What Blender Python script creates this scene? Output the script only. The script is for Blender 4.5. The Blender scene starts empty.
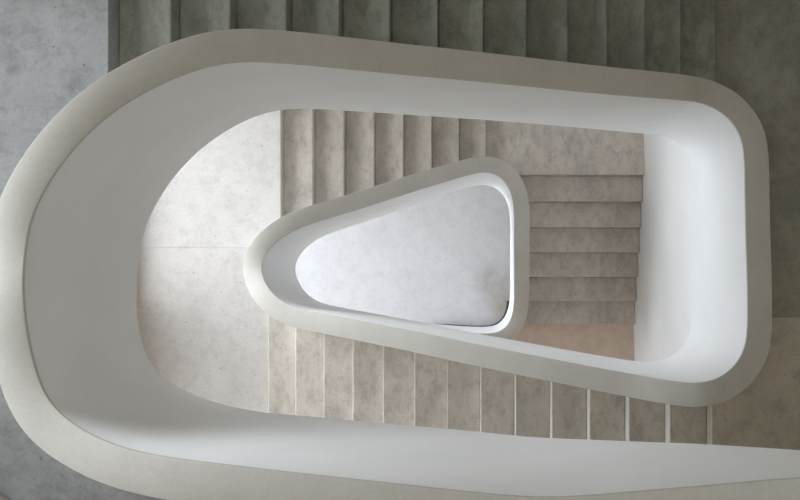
import bpy, bmesh, math
import numpy as np
from mathutils import Vector

sc = bpy.context.scene
COL = sc.collection
F = 1010.0                 # focal length in pixels of the 800x500 frame
NX, NY = 466.0, 270.0      # the point straight below the camera
ZC = 13.4                  # camera height above the ground floor
H, G = 0.165, 0.30         # riser, going
D0 = 10.226                # depth below the camera of the half landing at the lower turn
XB0, XT0, XI0, YR0, GR = -1.9725, 1.9144, 0.2233, 0.6728, 0.2939

# ------------------------------------------------------------------ materials
def nodes(name):
    m = bpy.data.materials.new(name); m.use_nodes = True
    nt = m.node_tree
    return m, nt, nt.nodes['Principled BSDF']

def ramp(nt, fac, stops):
    r = nt.nodes.new('ShaderNodeValToRGB')
    el = r.color_ramp.elements
    while len(el) < len(stops): el.new(0.5)
    for e, (p, c) in zip(el, stops):
        e.position = p; e.color = (c[0], c[1], c[2], 1)
    nt.links.new(fac, r.inputs[0])
    return r.outputs[0]

def noise(nt, vec, scale, detail=6, rough=.6, dist=0.0):
    n = nt.nodes.new('ShaderNodeTexNoise')
    n.inputs['Scale'].default_value = scale
    n.inputs['Detail'].default_value = detail
    n.inputs['Roughness'].default_value = rough
    n.inputs['Distortion'].default_value = dist
    nt.links.new(vec, n.inputs['Vector'])
    return n.outputs['Fac']

def mix(nt, a, b, fac, mode='MIX'):
    n = nt.nodes.new('ShaderNodeMix'); n.data_type = 'RGBA'; n.blend_type = mode
    for s, v in ((0, fac), (6, a), (7, b)):
        if hasattr(v, 'is_linked'): nt.links.new(v, n.inputs[s])
        elif isinstance(v, (int, float)): n.inputs[s].default_value = v
        else: n.inputs[s].default_value = (v[0], v[1], v[2], 1)
    return n.outputs[2]

def concrete(name, base, var=.18, pits=.5, stain=.35, streak=(1, 1, 1), bump=.25, rough=.8, grain=.8, patch=None):
    m, nt, p = nodes(name)
    tc = nt.nodes.new('ShaderNodeTexCoord')
    mp = nt.nodes.new('ShaderNodeMapping'); mp.inputs['Scale'].default_value = streak
    nt.links.new(tc.outputs['Object'], mp.inputs['Vector'])
    vec = mp.outputs['Vector']
    b = np.array(base)
    n1 = noise(nt, vec, 2.2, 8, .62, .4)
    c = ramp(nt, n1, [(.30, b * (1 - var)), (.5, b), (.72, np.minimum(b * (1 + var * .8), .95))])
    n2 = noise(nt, vec, 7, 10, .78, .3)
    st = ramp(nt, n2, [(.36, (1, 1, 1)), (.53, (0, 0, 0))])
    f = nt.nodes.new('ShaderNodeMath'); f.operation = 'MULTIPLY'; f.inputs[1].default_value = stain
    nt.links.new(st, f.inputs[0])
    c = mix(nt, c, b * .52, f.outputs[0])
    n3 = noise(nt, tc.outputs['Object'], 70, 4, .7)
    g = ramp(nt, n3, [(.3, (.86, .86, .86)), (.7, (1.08, 1.08, 1.08))])
    c = mix(nt, c, g, grain, 'MULTIPLY')
    v = nt.nodes.new('ShaderNodeTexVoronoi'); v.inputs['Scale'].default_value = 13
    v.inputs['Randomness'].default_value = 1
    wn_ = nt.nodes.new('ShaderNodeTexNoise'); wn_.inputs['Scale'].default_value = 30
    nt.links.new(tc.outputs['Object'], wn_.inputs['Vector'])
    vm = nt.nodes.new('ShaderNodeVectorMath'); vm.operation = 'MULTIPLY_ADD'; vm.inputs[1].default_value = (.035, .035, .035)
    nt.links.new(wn_.outputs['Color'], vm.inputs[0]); nt.links.new(tc.outputs['Object'], vm.inputs[2])
    nt.links.new(vm.outputs[0], v.inputs['Vector'])
    pv = ramp(nt, v.outputs['Distance'], [(.04, (1, 1, 1)), (.13, (0, 0, 0))])
    n4 = noise(nt, tc.outputs['Object'], 3.1, 2)
    pm = ramp(nt, n4, [(.44, (0, 0, 0)), (.56, (1, 1, 1))])
    pp = nt.nodes.new('ShaderNodeMath'); pp.operation = 'MULTIPLY'
    nt.links.new(pv, pp.inputs[0]); nt.links.new(pm, pp.inputs[1])
    p2 = nt.nodes.new('ShaderNodeMath'); p2.operation = 'MULTIPLY'; p2.inputs[1].default_value = pits
    nt.links.new(pp.outputs[0], p2.inputs[0])
    c = mix(nt, c, b * .35, p2.outputs[0])
    if patch:
        for (px_, py_, pz_), rad, colr, amt in patch:
            ds = nt.nodes.new('ShaderNodeVectorMath'); ds.operation = 'DISTANCE'
            ds.inputs[1].default_value = (px_, py_, pz_)
            nt.links.new(tc.outputs['Object'], ds.inputs[0])
            mr = nt.nodes.new('ShaderNodeMapRange'); mr.interpolation_type = 'SMOOTHSTEP'
            mr.inputs['From Min'].default_value = rad; mr.inputs['From Max'].default_value = rad * .15
            mr.inputs['To Max'].default_value = amt
            nt.links.new(ds.outputs['Value'], mr.inputs['Value'])
            nn = ramp(nt, noise(nt, tc.outputs['Object'], 5, 8, .7), [(.34, (.25, .25, .25)), (.6, (1, 1, 1))])
            mm = nt.nodes.new('ShaderNodeMath'); mm.operation = 'MULTIPLY'
            nt.links.new(mr.outputs[0], mm.inputs[0]); nt.links.new(nn, mm.inputs[1])
            c = mix(nt, c, colr, mm.outputs[0])
    nt.links.new(c, p.inputs['Base Color'])
    p.inputs['Roughness'].default_value = rough
    p.inputs['Specular IOR Level'].default_value = .3
    bp = nt.nodes.new('ShaderNodeBump'); bp.inputs['Strength'].default_value = bump
    bp.inputs['Distance'].default_value = .01
    nt.links.new(n2, bp.inputs['Height']); nt.links.new(bp.outputs[0], p.inputs['Normal'])
    return m

def plaster(name, base, var=.03, rough=.6):
    m, nt, p = nodes(name)
    tc = nt.nodes.new('ShaderNodeTexCoord')
    b = np.array(base)
    n1 = noise(nt, tc.outputs['Object'], 1.6, 5, .55)
    c = ramp(nt, n1, [(.3, b * (1 - var)), (.7, np.minimum(b * (1 + var), .95))])
    nt.links.new(c, p.inputs['Base Color'])
    p.inputs['Roughness'].default_value = rough
    p.inputs['Specular IOR Level'].default_value = .25
    return m

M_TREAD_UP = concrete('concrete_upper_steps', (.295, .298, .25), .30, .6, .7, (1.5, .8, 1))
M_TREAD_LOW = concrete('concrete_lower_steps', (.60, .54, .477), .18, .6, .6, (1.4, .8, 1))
M_RISER_LIT = concrete('lit_riser', (.74, .71, .68), .05, .2, .15)  # light from the left put into a paler riser colour
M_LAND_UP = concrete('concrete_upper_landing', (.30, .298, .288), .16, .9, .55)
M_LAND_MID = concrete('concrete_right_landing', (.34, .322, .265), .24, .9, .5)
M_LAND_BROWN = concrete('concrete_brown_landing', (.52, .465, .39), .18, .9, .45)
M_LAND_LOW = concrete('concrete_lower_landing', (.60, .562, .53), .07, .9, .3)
M_FLOOR = concrete('concrete_ground_floor', (.69, .685, .70), .06, .4, .2,
                   patch=[((.36, -.20, 0), .42, (.42, .385, .36), .75), ((.52, -.48, 0), .30, (.50, .41, .30), .7)])
M_COPING = concrete('concrete_coping', (.55, .522, .468), .05, .0, .10, (1, 1, 1), .05, .65, .45)
M_WHITE = plaster('white_plaster', (.81, .81, .812))
M_WALL = plaster('shaft_wall_plaster', (.68, .635, .55))
M_WARM = plaster('brown_pier_plaster', (.64, .58, .51))
M_SHADOW_GAP = plaster('dark_shadow_gap', (.07, .075, .085))
M_PLINTH = plaster('brown_plinth', (.26, .235, .21))
M_FRAME = plaster('window_frame_metal', (.32, .29, .27))

# ------------------------------------------------------------------ helpers
def W(X, Y, d):
    """X right, Y down the picture, d below the camera -> world"""
    return Vector((X, -Y, ZC - d))

def link(o):
    COL.objects.link(o); return o

def empty(name, loc, label, cat, group=None, kind=None):
    o = link(bpy.data.objects.new(name, None)); o.location = loc
    o.empty_display_size = .2
    o['label'] = label; o['category'] = cat
    if group: o['group'] = group
    if kind: o['kind'] = kind
    return o

def mesh_obj(name, verts, faces, mat, parent=None, smooth=False, bevel=0.0, seg=2):
    me = bpy.data.meshes.new(name)
    me.from_pydata([tuple(v) for v in verts], [], faces)
    bm = bmesh.new(); bm.from_mesh(me)
    bmesh.ops.remove_doubles(bm, verts=bm.verts, dist=1e-5)
    bmesh.ops.recalc_face_normals(bm, faces=bm.faces)
    bm.to_mesh(me); bm.free()
    me.materials.append(mat)
    o = link(bpy.data.objects.new(name, me))
    if parent is not None:
        o.parent = parent; o.location = -parent.location
    if smooth:
        me.polygons.foreach_set('use_smooth', [True] * len(me.polygons))
    if bevel:
        b = o.modifiers.new('bevel', 'BEVEL'); b.width = bevel; b.segments = seg
        b.limit_method = 'ANGLE'; b.angle_limit = math.radians(40)
    return o

def prism(poly, ztop, zbot):
    """poly = [(X, Y)]; ztop / zbot depth, number or function of (X, Y)"""
    n = len(poly)
    ft = ztop if callable(ztop) else (lambda X, Y: ztop)
    fb = zbot if callable(zbot) else (lambda X, Y: zbot)
    v = [W(X, Y, ft(X, Y)) for X, Y in poly] + [W(X, Y, fb(X, Y)) for X, Y in poly]
    f = [list(range(n)), list(range(2 * n - 1, n - 1, -1))]
    f += [[i, (i + 1) % n, n + (i + 1) % n, n + i] for i in range(n)]
    return v, f

def box(x0, x1, y0, y1, d0, d1):
    return prism([(x0, y0), (x1, y0), (x1, y1), (x0, y1)], d0, d1)

def struct(name, vf, mat, **k):
    o = mesh_obj(name, vf[0], vf[1], mat, **k); o['kind'] = 'structure'
    return o

# ------------------------------------------------------------------ levels
D_START = D0 + 15 * H          # landing where the lowest visible flight starts
D_TR = D0 + 8 * H              # corner landing behind the inner ring
D_MID = D0 - 14 * H            # right landing beside the big ring
D_LEFT = D0 - 28 * H           # left half landing of the upper turn
D_TOP = D0 - 42 * H            # landing at the camera's own floor
C = 1.0                        # coping above the nosing line
TH = .168                      # parapet thickness

# nosing lines as functions of plan position
nose_R = lambda Y: D_START - H - (YR0 - Y) / GR * H
nose_I = lambda X: D_TR - H - (XI0 - X) / G * H
nose_B = lambda X: D0 - H - (X - XB0) / G * H
nose_T = lambda X: D_MID - H - (XT0 - X) / G * H
nose_U = lambda X: D_LEFT - H - (X - XB0) / G * H

# ------------------------------------------------------------------ parapet: inner edge of the coping
def solve(px, py, fn, axis, lo, hi):
    d = hi
    for _ in range(60):
        c = (px - NX) * d / F if axis == 0 else (py - NY) * d / F
        d = .5 * d + .5 * (min(max(fn(c), lo), hi) - C)
    return d
SEG = [
 ('S', [(405, 327), (425, 329.5), (445, 331.5), (462, 332.8), (480, 333.5), (495, 333), (505, 328.5), (511, 319)]),
 ('R', [(513.7, 305), (514, 280), (514, 240), (514, 212), (512, 196), (507, 184), (500, 176.5), (491, 172.5)]),
 ('I', [(482, 172.3), (470, 174.8), (440, 183.5), (420, 189.5), (400, 196), (360, 209), (330, 218), (300, 228), (285, 235.5), (272, 245.5), (263.5, 257), (261, 267)]),
 ('B', [(263, 278), (268, 288), (276, 297), (285, 303.5), (300, 309), (320, 313), (360, 320.7), (400, 328.5), (430, 334.5), (460, 341), (500, 349), (550, 358.7), (600, 368.3), (640, 375.7), (665, 380)]),
 ('M', [(680, 382.3), (692, 383.2), (705, 382.5), (718, 378.5), (730, 371), (740, 359), (746, 344), (747.5, 325), (747.3, 280), (746, 240), (745, 190), (744, 152), (741, 136), (735, 125), (725, 114), (715, 107.5), (705, 103.7)]),
 ('T', [(695, 101.5), (680, 100), (640, 96.7), (600, 93.3), (550, 88.3), (500, 83.3), (450, 78.5), (400, 74), (350, 69), (300, 64.3), (270, 62), (240, 61.3), (215, 64.5), (190, 71.5), (160, 84), (130, 100), (110, 113.5), (90, 131), (70, 152), (50, 180), (35, 207), (27, 232), (24, 255)]),
 ('U', [(22.5, 280), (24, 310), (27, 335), (32.5, 360), (37.5, 378), (43, 393), (55, 410), (75, 426), (100, 439.5), (125, 449), (150, 454.5), (175, 459), (216, 464), (269, 470.3), (321, 476.3), (360, 480.5), (400, 485), (460, 491.5), (510, 496.5), (550, 498.3), (600, 495.5), (640, 492), (720, 485.5), (800, 478.5)]),
]
pts = []
for s, L in SEG:
    for px, py in L:
        if s == 'S': d = D_START - C
        elif s == 'R': d = solve(px, py, nose_R, 1, D_TR, D_START)
        elif s == 'I': d = solve(px, py, nose_I, 0, D0, D_TR)
        elif s == 'B': d = solve(px, py, nose_B, 0, D_MID, D0)
        elif s == 'M': d = D_MID - C
        elif s == 'T': d = solve(px, py, nose_T, 0, D_LEFT, D_MID)
        else: d = solve(px, py, nose_U, 0, D_TOP, D_LEFT)
        pts.append(((px - NX) * d / F, (py - NY) * d / F, d))
# the last stretch, past the edge of the picture
xe, ye, de = pts[-1]
pts += [(xe + .35, ye - .035, de - .18), (xe + .62, ye - .07, D_TOP - C), (xe + .85, ye - .17, D_TOP - C), (xe + .97, ye - .38, D_TOP - C), (xe + 1.0, ye - .8, D_TOP - C)]
P = np.array(pts)

def catmull(P, n=14):
    out = []
    Q = np.vstack([2 * P[0] - P[1], P, 2 * P[-1] - P[-2]])
    for i in range(1, len(Q) - 2):
        p0, p1, p2, p3 = Q[i - 1:i + 3]
        t1 = np.linalg.norm(p1[:2] - p0[:2]) ** .5 + 1e-6
        t2 = t1 + np.linalg.norm(p2[:2] - p1[:2]) ** .5 + 1e-6
        t3 = t2 + np.linalg.norm(p3[:2] - p2[:2]) ** .5 + 1e-6
        for k in range(n):
            t = t1 + (t2 - t1) * k / n
            A1 = p0 + (p1 - p0) * t / t1
            A2 = p1 + (p2 - p1) * (t - t1) / (t2 - t1)
            A3 = p2 + (p3 - p2) * (t - t2) / (t3 - t2)
            B1 = A1 + (A2 - A1) * t / t2
            B2 = A2 + (A3 - A2) * (t - t1) / (t3 - t1)
            out.append(B1 + (B2 - B1) * (t - t1) / (t2 - t1))
    out.append(P[-1]); return np.array(out)
Cv = catmull(P)
def resample(A, step):
    s = np.concatenate([[0], np.cumsum(np.linalg.norm(np.diff(A[:, :2], axis=0), axis=1))])
    t = np.linspace(0, s[-1], int(s[-1] / step) + 1)
    return np.array([np.interp(t, s, A[:, k]) for k in range(A.shape[1])]).T
def smooth(a, sig):
    n = int(4 * sig) + 1
    k = np.exp(-.5 * (np.arange(-n, n + 1) / sig) ** 2); k /= k.sum()
    pad = np.concatenate([2 * a[0] - a[n:0:-1], a, 2 * a[-1] - a[-2:-n - 2:-1]])
    return np.convolve(pad, k, 'valid')
STEP = .03
IN = resample(Cv, STEP)
dd = smooth(IN[:, 2], 5)
img = np.array([IN[:, 0] / IN[:, 2], IN[:, 1] / IN[:, 2]])
IN = np.array([smooth(img[0] * dd, 2), smooth(img[1] * dd, 2), dd]).T
tan = np.gradient(IN[:, :2], axis=0); tan /= np.linalg.norm(tan, axis=1)[:, None]
for k in (0, 1): tan[:, k] = smooth(tan[:, k], 3)
tan /= np.linalg.norm(tan, axis=1)[:, None]
# the well lies to the left of travel in (X right, Y down) when going counter-clockwise on the picture
OUTN = np.array([-tan[:, 1], tan[:, 0]]).T
ctr_pt = IN[:, :2].mean(axis=0)
if np.mean(np.sum(OUTN * (IN[:, :2] - ctr_pt), axis=1)) < 0: OUTN = -OUTN
N = len(IN)
# height of the parapet wall at each station, read off where its lower edge shows in the well
EDGE_LOW = [(435, 322), (460, 325), (480, 323.6), (498, 320), (508, 309), (511.5, 290), (511.5, 240), (510.6, 209), (503, 194), (489.5, 186), (476, 185.4), (455.5, 190.5), (435, 197), (401, 210),
            (367, 221), (333, 233), (309, 246.6), (297.5, 260), (295.3, 272), (299, 283), (309, 296), (326, 305), (367, 313.6), (428, 324)]
EDGE_UP = [(692, 300), (692, 200), (691, 160), (685, 148), (672, 139), (655, 135), (600, 129.5), (550, 125), (500, 121), (450, 117.5), (400, 114.2), (345, 110.5), (300, 109), (275, 110.5), (255, 115.5),
           (230, 128), (200, 150), (175, 175), (158, 200), (147, 225), (141, 250), (137, 280), (136.5, 310), (138.5, 335), (145, 355), (155, 369), (165, 379), (190, 393), (220, 403), (250, 411),
           (265, 413.5), (310, 416), (400, 425), (545, 436), (800, 452), (1400, 490)]
def ray_ratio(x, y, poly):
    u, v = x - NX, y - NY
    best = None
    for (ax, ay), (bx, by) in zip(poly[:-1], poly[1:]):
        ax, ay, bx, by = ax - NX, ay - NY, bx - NX, by - NY
        den = u * (by - ay) - v * (bx - ax)
        if abs(den) < 1e-9: continue
        t = (ax * (by - ay) - ay * (bx - ax)) / den
        w_ = (ax * v - ay * u) / den
        if -.001 <= w_ <= 1.001 and 0 < t <= 1.0: best = t if best is None else max(best, t)
    return best
iT = int(np.argmin(np.abs(IN[:, 0] - 1.9) + np.abs(IN[:, 1] + .2) + 10 * (IN[:, 2] > D_MID)))
OVER = .009                    # overhang of the coping
FACE = np.full(N, np.nan)
for i in range(N):
    wx, wy = IN[i, :2] + OUTN[i] * OVER
    t = ray_ratio(NX + F * wx / IN[i, 2], NY + F * wy / IN[i, 2], EDGE_LOW if i < iT - 140 else EDGE_UP)
    if t: FACE[i] = np.clip(IN[i, 2] * (1 / t - 1), 1.15, 1.9)
ok = ~np.isnan(FACE)
FACE = np.interp(np.arange(N), np.arange(N)[ok], FACE[ok])
FACE[:60] = np.minimum(FACE[:60], 1.55)
FACE = smooth(FACE, 5)
# the wall leans out where the last flight turns in towards the top floor
LEAN = np.zeros(N)
tail = np.arange(N) > np.argmin(np.where(np.arange(N) > N * .6, IN[:, 0], 9))
db = IN[:, 2] + FACE
yb = (436 + (NX + F * IN[:, 0] / db - 545) * 16 / 255 - NY) * db / F
ln = np.clip(yb - IN[:, 1] - OVER, 0, .35) * np.clip((IN[:, 0] + .1) / .3, 0, 1)
kx = int(np.argmax(np.where(tail, np.where(IN[:, 0] < 1.25, IN[:, 0], -9), -9)))
ln[kx:] = ln[kx]
LEAN[tail] = ln[tail]
LEAN = smooth(LEAN, 6)

def sweep(a_in, a_out, top, bot, bevel, lean_b=0):
    """closed profile swept along the parapet: offsets from the inner edge, depths from the coping top"""
    V, Fc = [], []
    b = bevel
    for i in range(N):
        bt = bot[i] if hasattr(bot, '__len__') else bot
        ln = LEAN[i] if lean_b else 0
        lt = min(.02, ln)
        prof = [(a_in + lt, top + b), (a_in + lt + b * .3, top + b * .3), (a_in + lt + b, top), (a_out - b, top), (a_out - b * .3, top + b * .3), (a_out, top + b),
                (a_out, bt), (a_in + ln, bt)]
        for o, z in prof:
            q = IN[i, :2] + OUTN[i] * o
            V.append(W(q[0], q[1], IN[i, 2] + z))
    m = 8
    for i in range(N - 1):
        for k in range(m):
            Fc.append([i * m + k, i * m + (k + 1) % m, (i + 1) * m + (k + 1) % m, (i + 1) * m + k])
    Fc.append(list(range(m))); Fc.append([(N - 1) * m + k for k in range(m)][::-1])
    return V, Fc

def shade_auto(o, ang=35):
    bm = bmesh.new(); bm.from_mesh(o.data)
    for f in bm.faces: f.smooth = True
    for e in bm.edges:
        e.smooth = not (len(e.link_faces) == 2 and e.calc_face_angle() > math.radians(ang))
    bm.to_mesh(o.data); bm.free()

par = empty('spiral_parapet', W(*IN[0, :2], D_START + .45), 'smooth white parapet with concrete coping spiralling up around the open stairwell', 'parapet')
w = mesh_obj('guard_wall', *sweep(OVER, TH - .004, .016, FACE, .003, 1), M_WHITE, par); shade_auto(w)
w['label'] = 'smooth white curved wall of the parapet'
c = mesh_obj('coping', *sweep(0, TH, 0, .02, .004), M_COPING, par); shade_auto(c, 60)
c['label'] = 'beige grey concrete coping running along the top'

# outer face of the parapet, and look-ups by branch
CL = np.array([IN[i, :2] + OUTN[i] * (TH - .002 + max(0, LEAN[i] - .02)) for i in range(N)])
def near(X, Y, d):
    px = np.array([X, Y]); q = np.linalg.norm(CL - px, axis=1) + np.abs(IN[:, 2] - d) * .6
    return int(np.argmin(q))
i_S = 0
i_R0 = near(.60, YR0, D_START - C)
i_R1 = near(.60, YR0 - 6 * GR, D_TR - C)
i_I0 = near(XI0, -1.15, D_TR - C)
i_I1 = near(XI0 - 7 * G, -.2, D0 - C)
i_B0 = near(XB0, .1, D0 - C)
i_B1 = near(XB0 + 13 * G, .95, D_MID - C)
i_T0 = near(XT0, -1.2, D_MID - C)
i_T1 = near(XT0 - 13 * G, -.9, D_LEFT - C)
i_U0 = near(XB0, .6, D_LEFT - C)
i_U1 = int(i_U0 + np.argmax(np.where(CL[i_U0:, 0] < 1.25, CL[i_U0:, 0], -9)))
def branch(a, b, axis):
    """other coordinate of the centre line as a function of coordinate `axis` between two indices"""
    idx = np.arange(a, b + 1); k = CL[idx, axis]; v = CL[idx, 1 - axis]
    o = np.argsort(k)
    return lambda t: float(np.interp(t, k[o], v[o]))

# ------------------------------------------------------------------ flights
WT, WB, WL, WR = -2.75, 2.45, -3.34, 3.5     # shaft wall planes (top, bottom, left, right, inner right)
SOFF = .34
STEPS = 0
def flight(name, label, n, axis, start, sgn, going, d_land, inner, outer, mat, riser=None):
    """n risers; tread i has its nosing at start + sgn*going*i and depth d_land-(i+1)*H; the last nosing belongs to the next landing"""
    nose = lambda t: d_land - H - sgn * (t - start) / going * H
    mid = start + sgn * going * n * .5
    io = .5 * (inner(mid) + outer(mid))
    base = W(mid, io, d_land + SOFF) if axis == 0 else W(io, mid, d_land + SOFF)
    root = empty(name, base, label, 'stairs', 'concrete flights of the stairwell')
    for i in range(n - 1):
        a, b = start + sgn * going * i, start + sgn * going * (i + 1)
        ts = np.linspace(a, b, 5)
        poly = [(t, inner(t)) for t in ts] + [(b, outer(b)), (a, outer(a))]
        if axis == 1: poly = [(y, x) for x, y in poly]
        dt = d_land - (i + 1) * H
        lim = d_land + .24
        fb = (lambda X, Y: min(nose(X) + SOFF, lim)) if axis == 0 else (lambda X, Y: min(nose(Y) + SOFF, lim))
        v, f = prism(poly, dt, fb)
        so = mesh_obj('step', v, f, mat, root, bevel=.010, seg=2)
        if riser:
            so.data.materials.append(riser)
            for p in so.data.polygons:
                if p.normal[axis] * sgn < -.9: p.material_index = 1
    return root

innR = branch(i_R0, i_R1, 1); innI = branch(i_I0, i_I1, 0); innB = branch(i_B0, i_B1, 0)
innT = branch(i_T0, i_T1, 0); innU = branch(i_U0, i_U1, 0)
WALLX = lambda Y: 2.083 + .034 * Y
flight('stair_flight', 'short beige flight of steps along the white wall right of the small inner ring', 7, 1, YR0, -1, GR, D_START, innR, lambda Y: WALLX(Y) - .003, M_TREAD_LOW)
flight('stair_flight', 'lower beige flight behind the upper edge of the small inner ring', 8, 0, XI0, -1, G, D_TR, innI, lambda t: WT + .004, M_TREAD_LOW)
flight('stair_flight', 'long flight with pale side-lit risers climbing right between small ring and large ring', 14, 0, XB0, 1, G, D0, innB, lambda t: WB - .004, M_TREAD_LOW, M_RISER_LIT)
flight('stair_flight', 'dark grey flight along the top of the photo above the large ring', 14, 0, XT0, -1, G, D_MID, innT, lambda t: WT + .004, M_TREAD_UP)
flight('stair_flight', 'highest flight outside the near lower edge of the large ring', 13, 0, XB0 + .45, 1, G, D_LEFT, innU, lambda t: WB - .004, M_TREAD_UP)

EWT, EWB, EWL, EWR = WT + .004, WB - .004, WL + .004, WR - .004
EWALLX = lambda Y: WALLX(Y) - .003
# ------------------------------------------------------------------ landings
def seg(a, b): return [tuple(CL[i]) for i in (range(a, b + 1) if a <= b else range(a, b - 1, -1))][::2]
def landing(name, label, polys, d, mat, th=.24):
    allp = [p for pl in polys for p in pl]
    cx = sum(p[0] for p in allp) / len(allp); cy = sum(p[1] for p in allp) / len(allp)
    if len(polys) == 1:
        o = mesh_obj(name, *prism(polys[0], d, d + th), mat, bevel=.004)
        o['label'] = label; o['category'] = 'landing'; o['group'] = 'concrete landings of the stairwell'
        return o
    root = empty(name, W(cx, cy, d + th), label, 'landing', 'concrete landings of the stairwell')
    for k, pl in enumerate(polys):
        mesh_obj('slab', *prism(pl, d, d + th), mat[k] if isinstance(mat, tuple) else mat, root, bevel=.005)
    return root
def i_at(a, b, axis, val):
    idx = np.arange(a, b + 1); return int(idx[np.argmin(np.abs(CL[idx, axis] - val))])

# corner landing behind the inner ring (top right of the lower turn)
yq, xq = YR0 - 6 * GR, XI0
landing('landing', 'beige corner landing above the short flight, behind the small inner ring',
        [[(xq, EWT), (EWALLX(yq), EWT), (EWALLX(yq), yq), (innR(yq), yq)] + seg(i_R1 + 1, i_I0 - 1) + [(xq, innI(xq))]], D_TR, M_TREAD_LOW)
# starting landing (bottom right of the lower turn)
xs = float(CL[0, 0]) - .02
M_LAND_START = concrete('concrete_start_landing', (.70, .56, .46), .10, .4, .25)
landing('landing', 'brown corner landing at the foot of the short flight beside the white wall',
        [[(EWALLX(YR0), YR0), (EWALLX(WB), EWB), (xs, EWB), tuple(CL[0])] + seg(1, i_R0 - 1) + [(innR(YR0), YR0)]], D_START, M_LAND_START)
# left half landing of the lower turn, two slabs with a joint
yj = (247.5 - NY) * D0 / F
xi1 = XI0 - 7 * G
j = i_at(i_I1, i_B0, 1, yj)
gp = 0.0
landing('landing', 'brightly daylit half landing at the left inside the large ring',
        [[(EWL, EWT), (xi1, EWT), (xi1, innI(xi1))] + seg(i_I1 + 1, j) + [(CL[j, 0], yj - gp), (EWL, yj - gp)],
         [(EWL, yj + gp), (CL[j, 0], yj + gp)] + seg(j + 1, i_B0 - 1) + [(XB0, innB(XB0)), (XB0, EWB), (EWL, EWB)]], D0, M_LAND_LOW)
# right landing, two slabs with a joint
yj2 = (317 - NY) * D_MID / F
xb1 = XB0 + 13 * G
j2 = i_at(i_B1, i_T0, 1, yj2)
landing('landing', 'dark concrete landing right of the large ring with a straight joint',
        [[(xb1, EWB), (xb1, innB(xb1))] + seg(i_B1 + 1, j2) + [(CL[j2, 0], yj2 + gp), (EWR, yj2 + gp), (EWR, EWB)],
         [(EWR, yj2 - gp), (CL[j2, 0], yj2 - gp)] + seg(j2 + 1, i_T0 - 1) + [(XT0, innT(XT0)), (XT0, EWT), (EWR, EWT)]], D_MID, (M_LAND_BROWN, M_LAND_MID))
# left half landing of the upper turn
xt1 = XT0 - 13 * G
xu0 = XB0 + .45
i_U2 = i_at(i_U0, i_U1, 0, xu0)
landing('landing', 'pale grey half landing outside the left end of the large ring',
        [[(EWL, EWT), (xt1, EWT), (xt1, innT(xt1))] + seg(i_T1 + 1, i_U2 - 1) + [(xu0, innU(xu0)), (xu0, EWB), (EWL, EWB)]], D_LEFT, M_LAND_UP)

# ------------------------------------------------------------------ shell
DF = ZC
DC = -2.2
struct('floor', box(WL, WR, WT, WB, DF, DF + .2), M_FLOOR)
struct('wall_top', box(WL - .25, WR + .25, WT - .25, WT, DC, DF), M_WALL)
struct('wall_bottom', box(WL - .25, WR + .25, WB, WB + .25, DC, DF), M_WALL)
struct('wall_right', box(WR, WR + .25, WT, WB, DC, DF), M_WALL)
wi = prism([(WALLX(WT), WT), (WALLX(WT) + .14, WT), (WALLX(WB) + .14, WB), (WALLX(WB), WB)], D_MID + .50, DF)
struct('wall_inner_right', wi, M_WHITE)
pl = [(WL, .66), (-2.35, 1.40), (-2.5, 1.60), (WL, 1.60)]
struct('trim_1', prism(pl, D_LEFT - .06, D_LEFT), M_PLINTH, bevel=.01)
# left wall with three window openings
WIN = [  # y0, y1, d0, d1
    (-2.6, .16, 7.0, 10.0),
    (1.45, 2.35, 6.3, 10.1),
    (-2.65, .9, 3.4, 5.0),
    (-2.4, 2.3, 10.9, 13.0),
]
def wall_with_windows():
    ys = sorted({WT, WB, *[w[0] for w in WIN], *[w[1] for w in WIN]})
    ds = sorted({DC, DF, *[w[2] for w in WIN], *[w[3] for w in WIN]})
    V, Fc = [], []
    solid = lambda y, d: not any(w[0] < y < w[1] and w[2] < d < w[3] for w in WIN)
    for a in range(len(ys) - 1):
        for b in range(len(ds) - 1):
            if solid(.5 * (ys[a] + ys[a + 1]), .5 * (ds[b] + ds[b + 1])):
                v, f = box(WL - .25, WL, ys[a], ys[a + 1], ds[b], ds[b + 1])
                k = len(V); V += v; Fc += [[q + k for q in g] for g in f]
    return V, Fc
struct('wall_left', wall_with_windows(), M_WARM)
for n, (y0, y1, d0, d1) in enumerate(WIN, 1):
    V, Fc = [], []
    bars = [(y0, y1, d0, d0 + .05), (y0, y1, d1 - .05, d1), (y0, y0 + .05, d0, d1), (y1 - .05, y1, d0, d1)]
    ym = .5 * (y0 + y1); bars.append((ym - .025, ym + .025, d0, d1))
    for a in bars:
        v, f = box(WL - .16, WL - .09, *a); k = len(V); V += v; Fc += [[q + k for q in g] for g in f]
    struct('window_%d' % n, (V, Fc), M_FRAME)
# ceiling with an unseen skylight over the well, added for overhead ambient light
SK = (-2.0, .7, -1.0, 1.3)
V, Fc = [], []
for a in ((WL, SK[0], WT, WB), (SK[1], WR, WT, WB), (SK[0], SK[1], WT, SK[2]), (SK[0], SK[1], SK[3], WB)):
    v, f = box(*a, DC - .25, DC); k = len(V); V += v; Fc += [[q + k for q in g] for g in f]
struct('ceiling', (V, Fc), M_WALL)

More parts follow.
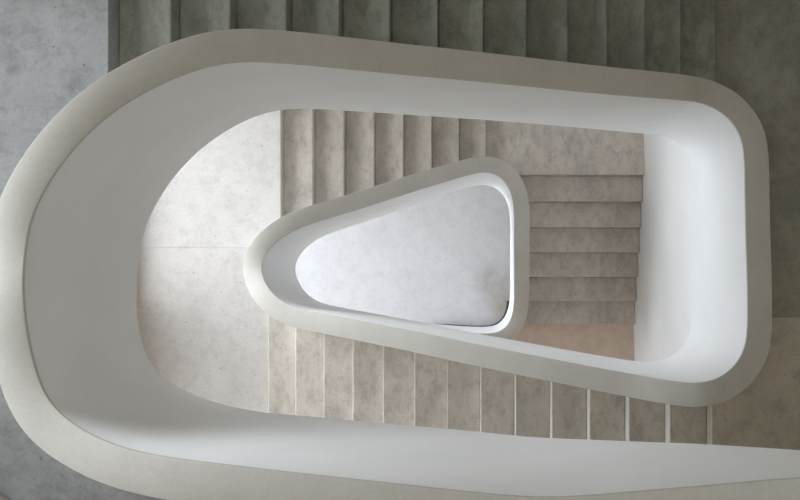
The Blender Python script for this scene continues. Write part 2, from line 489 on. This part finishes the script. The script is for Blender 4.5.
# dark strip on the floor, standing in for the shadow gap under the parapet
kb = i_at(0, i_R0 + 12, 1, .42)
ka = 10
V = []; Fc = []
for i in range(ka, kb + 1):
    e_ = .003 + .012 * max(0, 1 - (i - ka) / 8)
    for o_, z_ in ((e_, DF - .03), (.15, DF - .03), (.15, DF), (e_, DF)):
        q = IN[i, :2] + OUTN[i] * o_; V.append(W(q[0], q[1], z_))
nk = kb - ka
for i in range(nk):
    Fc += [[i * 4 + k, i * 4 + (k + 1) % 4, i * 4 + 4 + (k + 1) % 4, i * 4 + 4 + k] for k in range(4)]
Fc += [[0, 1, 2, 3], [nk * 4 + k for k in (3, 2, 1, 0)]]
struct('shadow_gap_strip', (V, Fc), M_SHADOW_GAP)

# ------------------------------------------------------------------ light: daylight through the windows and the added skylight
wd = bpy.data.worlds.new('sky'); sc.world = wd; wd.use_nodes = True
bg = wd.node_tree.nodes['Background']
wn = wd.node_tree
wtc = wn.nodes.new('ShaderNodeTexCoord'); sep = wn.nodes.new('ShaderNodeSeparateXYZ')
wn.links.new(wtc.outputs['Generated'], sep.inputs[0])
wr = wn.nodes.new('ShaderNodeMapRange'); wr.inputs['From Min'].default_value = -1; wr.inputs['From Max'].default_value = 1
wn.links.new(sep.outputs['Z'], wr.inputs['Value'])
# bright haze low over the horizon, a duller overcast zenith, pale ground
SKY = [(.0, .35), (.46, .45), (.50, .9), (.56, .92), (.64, .62), (.75, .50), (1.0, .55)]
wc = ramp(wn, wr.outputs[0], [(p, (.85 * v, .92 * v, 1.0 * v)) for p, v in SKY])
# the sky is brighter towards one side
dt = wn.nodes.new('ShaderNodeVectorMath'); dt.operation = 'DOT_PRODUCT'; dt.inputs[1].default_value = (-.72, .66, .2)
wn.links.new(wtc.outputs['Generated'], dt.inputs[0])
az = wn.nodes.new('ShaderNodeMapRange'); az.interpolation_type = 'SMOOTHSTEP'
az.inputs['From Min'].default_value = .1; az.inputs['From Max'].default_value = 1.0
az.inputs['To Min'].default_value = .7; az.inputs['To Max'].default_value = 1.6
wn.links.new(dt.outputs['Value'], az.inputs['Value'])
wc = mix(wn, wc, az.outputs[0], 1.0, 'MULTIPLY')
wn.links.new(wc, bg.inputs[0]); bg.inputs[1].default_value = 4.9
def portal(name, loc, rot, sx, sy):
    l = bpy.data.lights.new(name, 'AREA'); l.shape = 'RECTANGLE'; l.size = sx; l.size_y = sy
    l.cycles.is_portal = True
    o = link(bpy.data.objects.new(name, l)); o.location = loc; o.rotation_euler = rot
for y0, y1, d0, d1 in WIN:
    portal('window_portal', W(WL - .2, .5 * (y0 + y1), .5 * (d0 + d1)), (0, -math.pi / 2, 0), d1 - d0, y1 - y0)
portal('added_skylight_portal', W(.5 * (SK[0] + SK[1]), .5 * (SK[2] + SK[3]), DC - .1), (0, 0, 0), SK[1] - SK[0], SK[3] - SK[2])

# ------------------------------------------------------------------ camera and view
cam = bpy.data.cameras.new('camera'); co = link(bpy.data.objects.new('camera', cam))
co.location = (0, 0, ZC)
cam.sensor_width = 36; cam.lens = F / 800 * 36
cam.shift_x = -(NX - 400) / 800; cam.shift_y = (NY - 250) / 800
cam.clip_start = .05
sc.camera = co
vs = sc.view_settings
vs.view_transform = 'Standard'; vs.look = 'None'; vs.gamma = 1; vs.use_curve_mapping = False
vs.exposure = 0.8
sc.cycles.max_bounces = 10; sc.cycles.diffuse_bounces = 8
sc.cycles.use_denoising = True
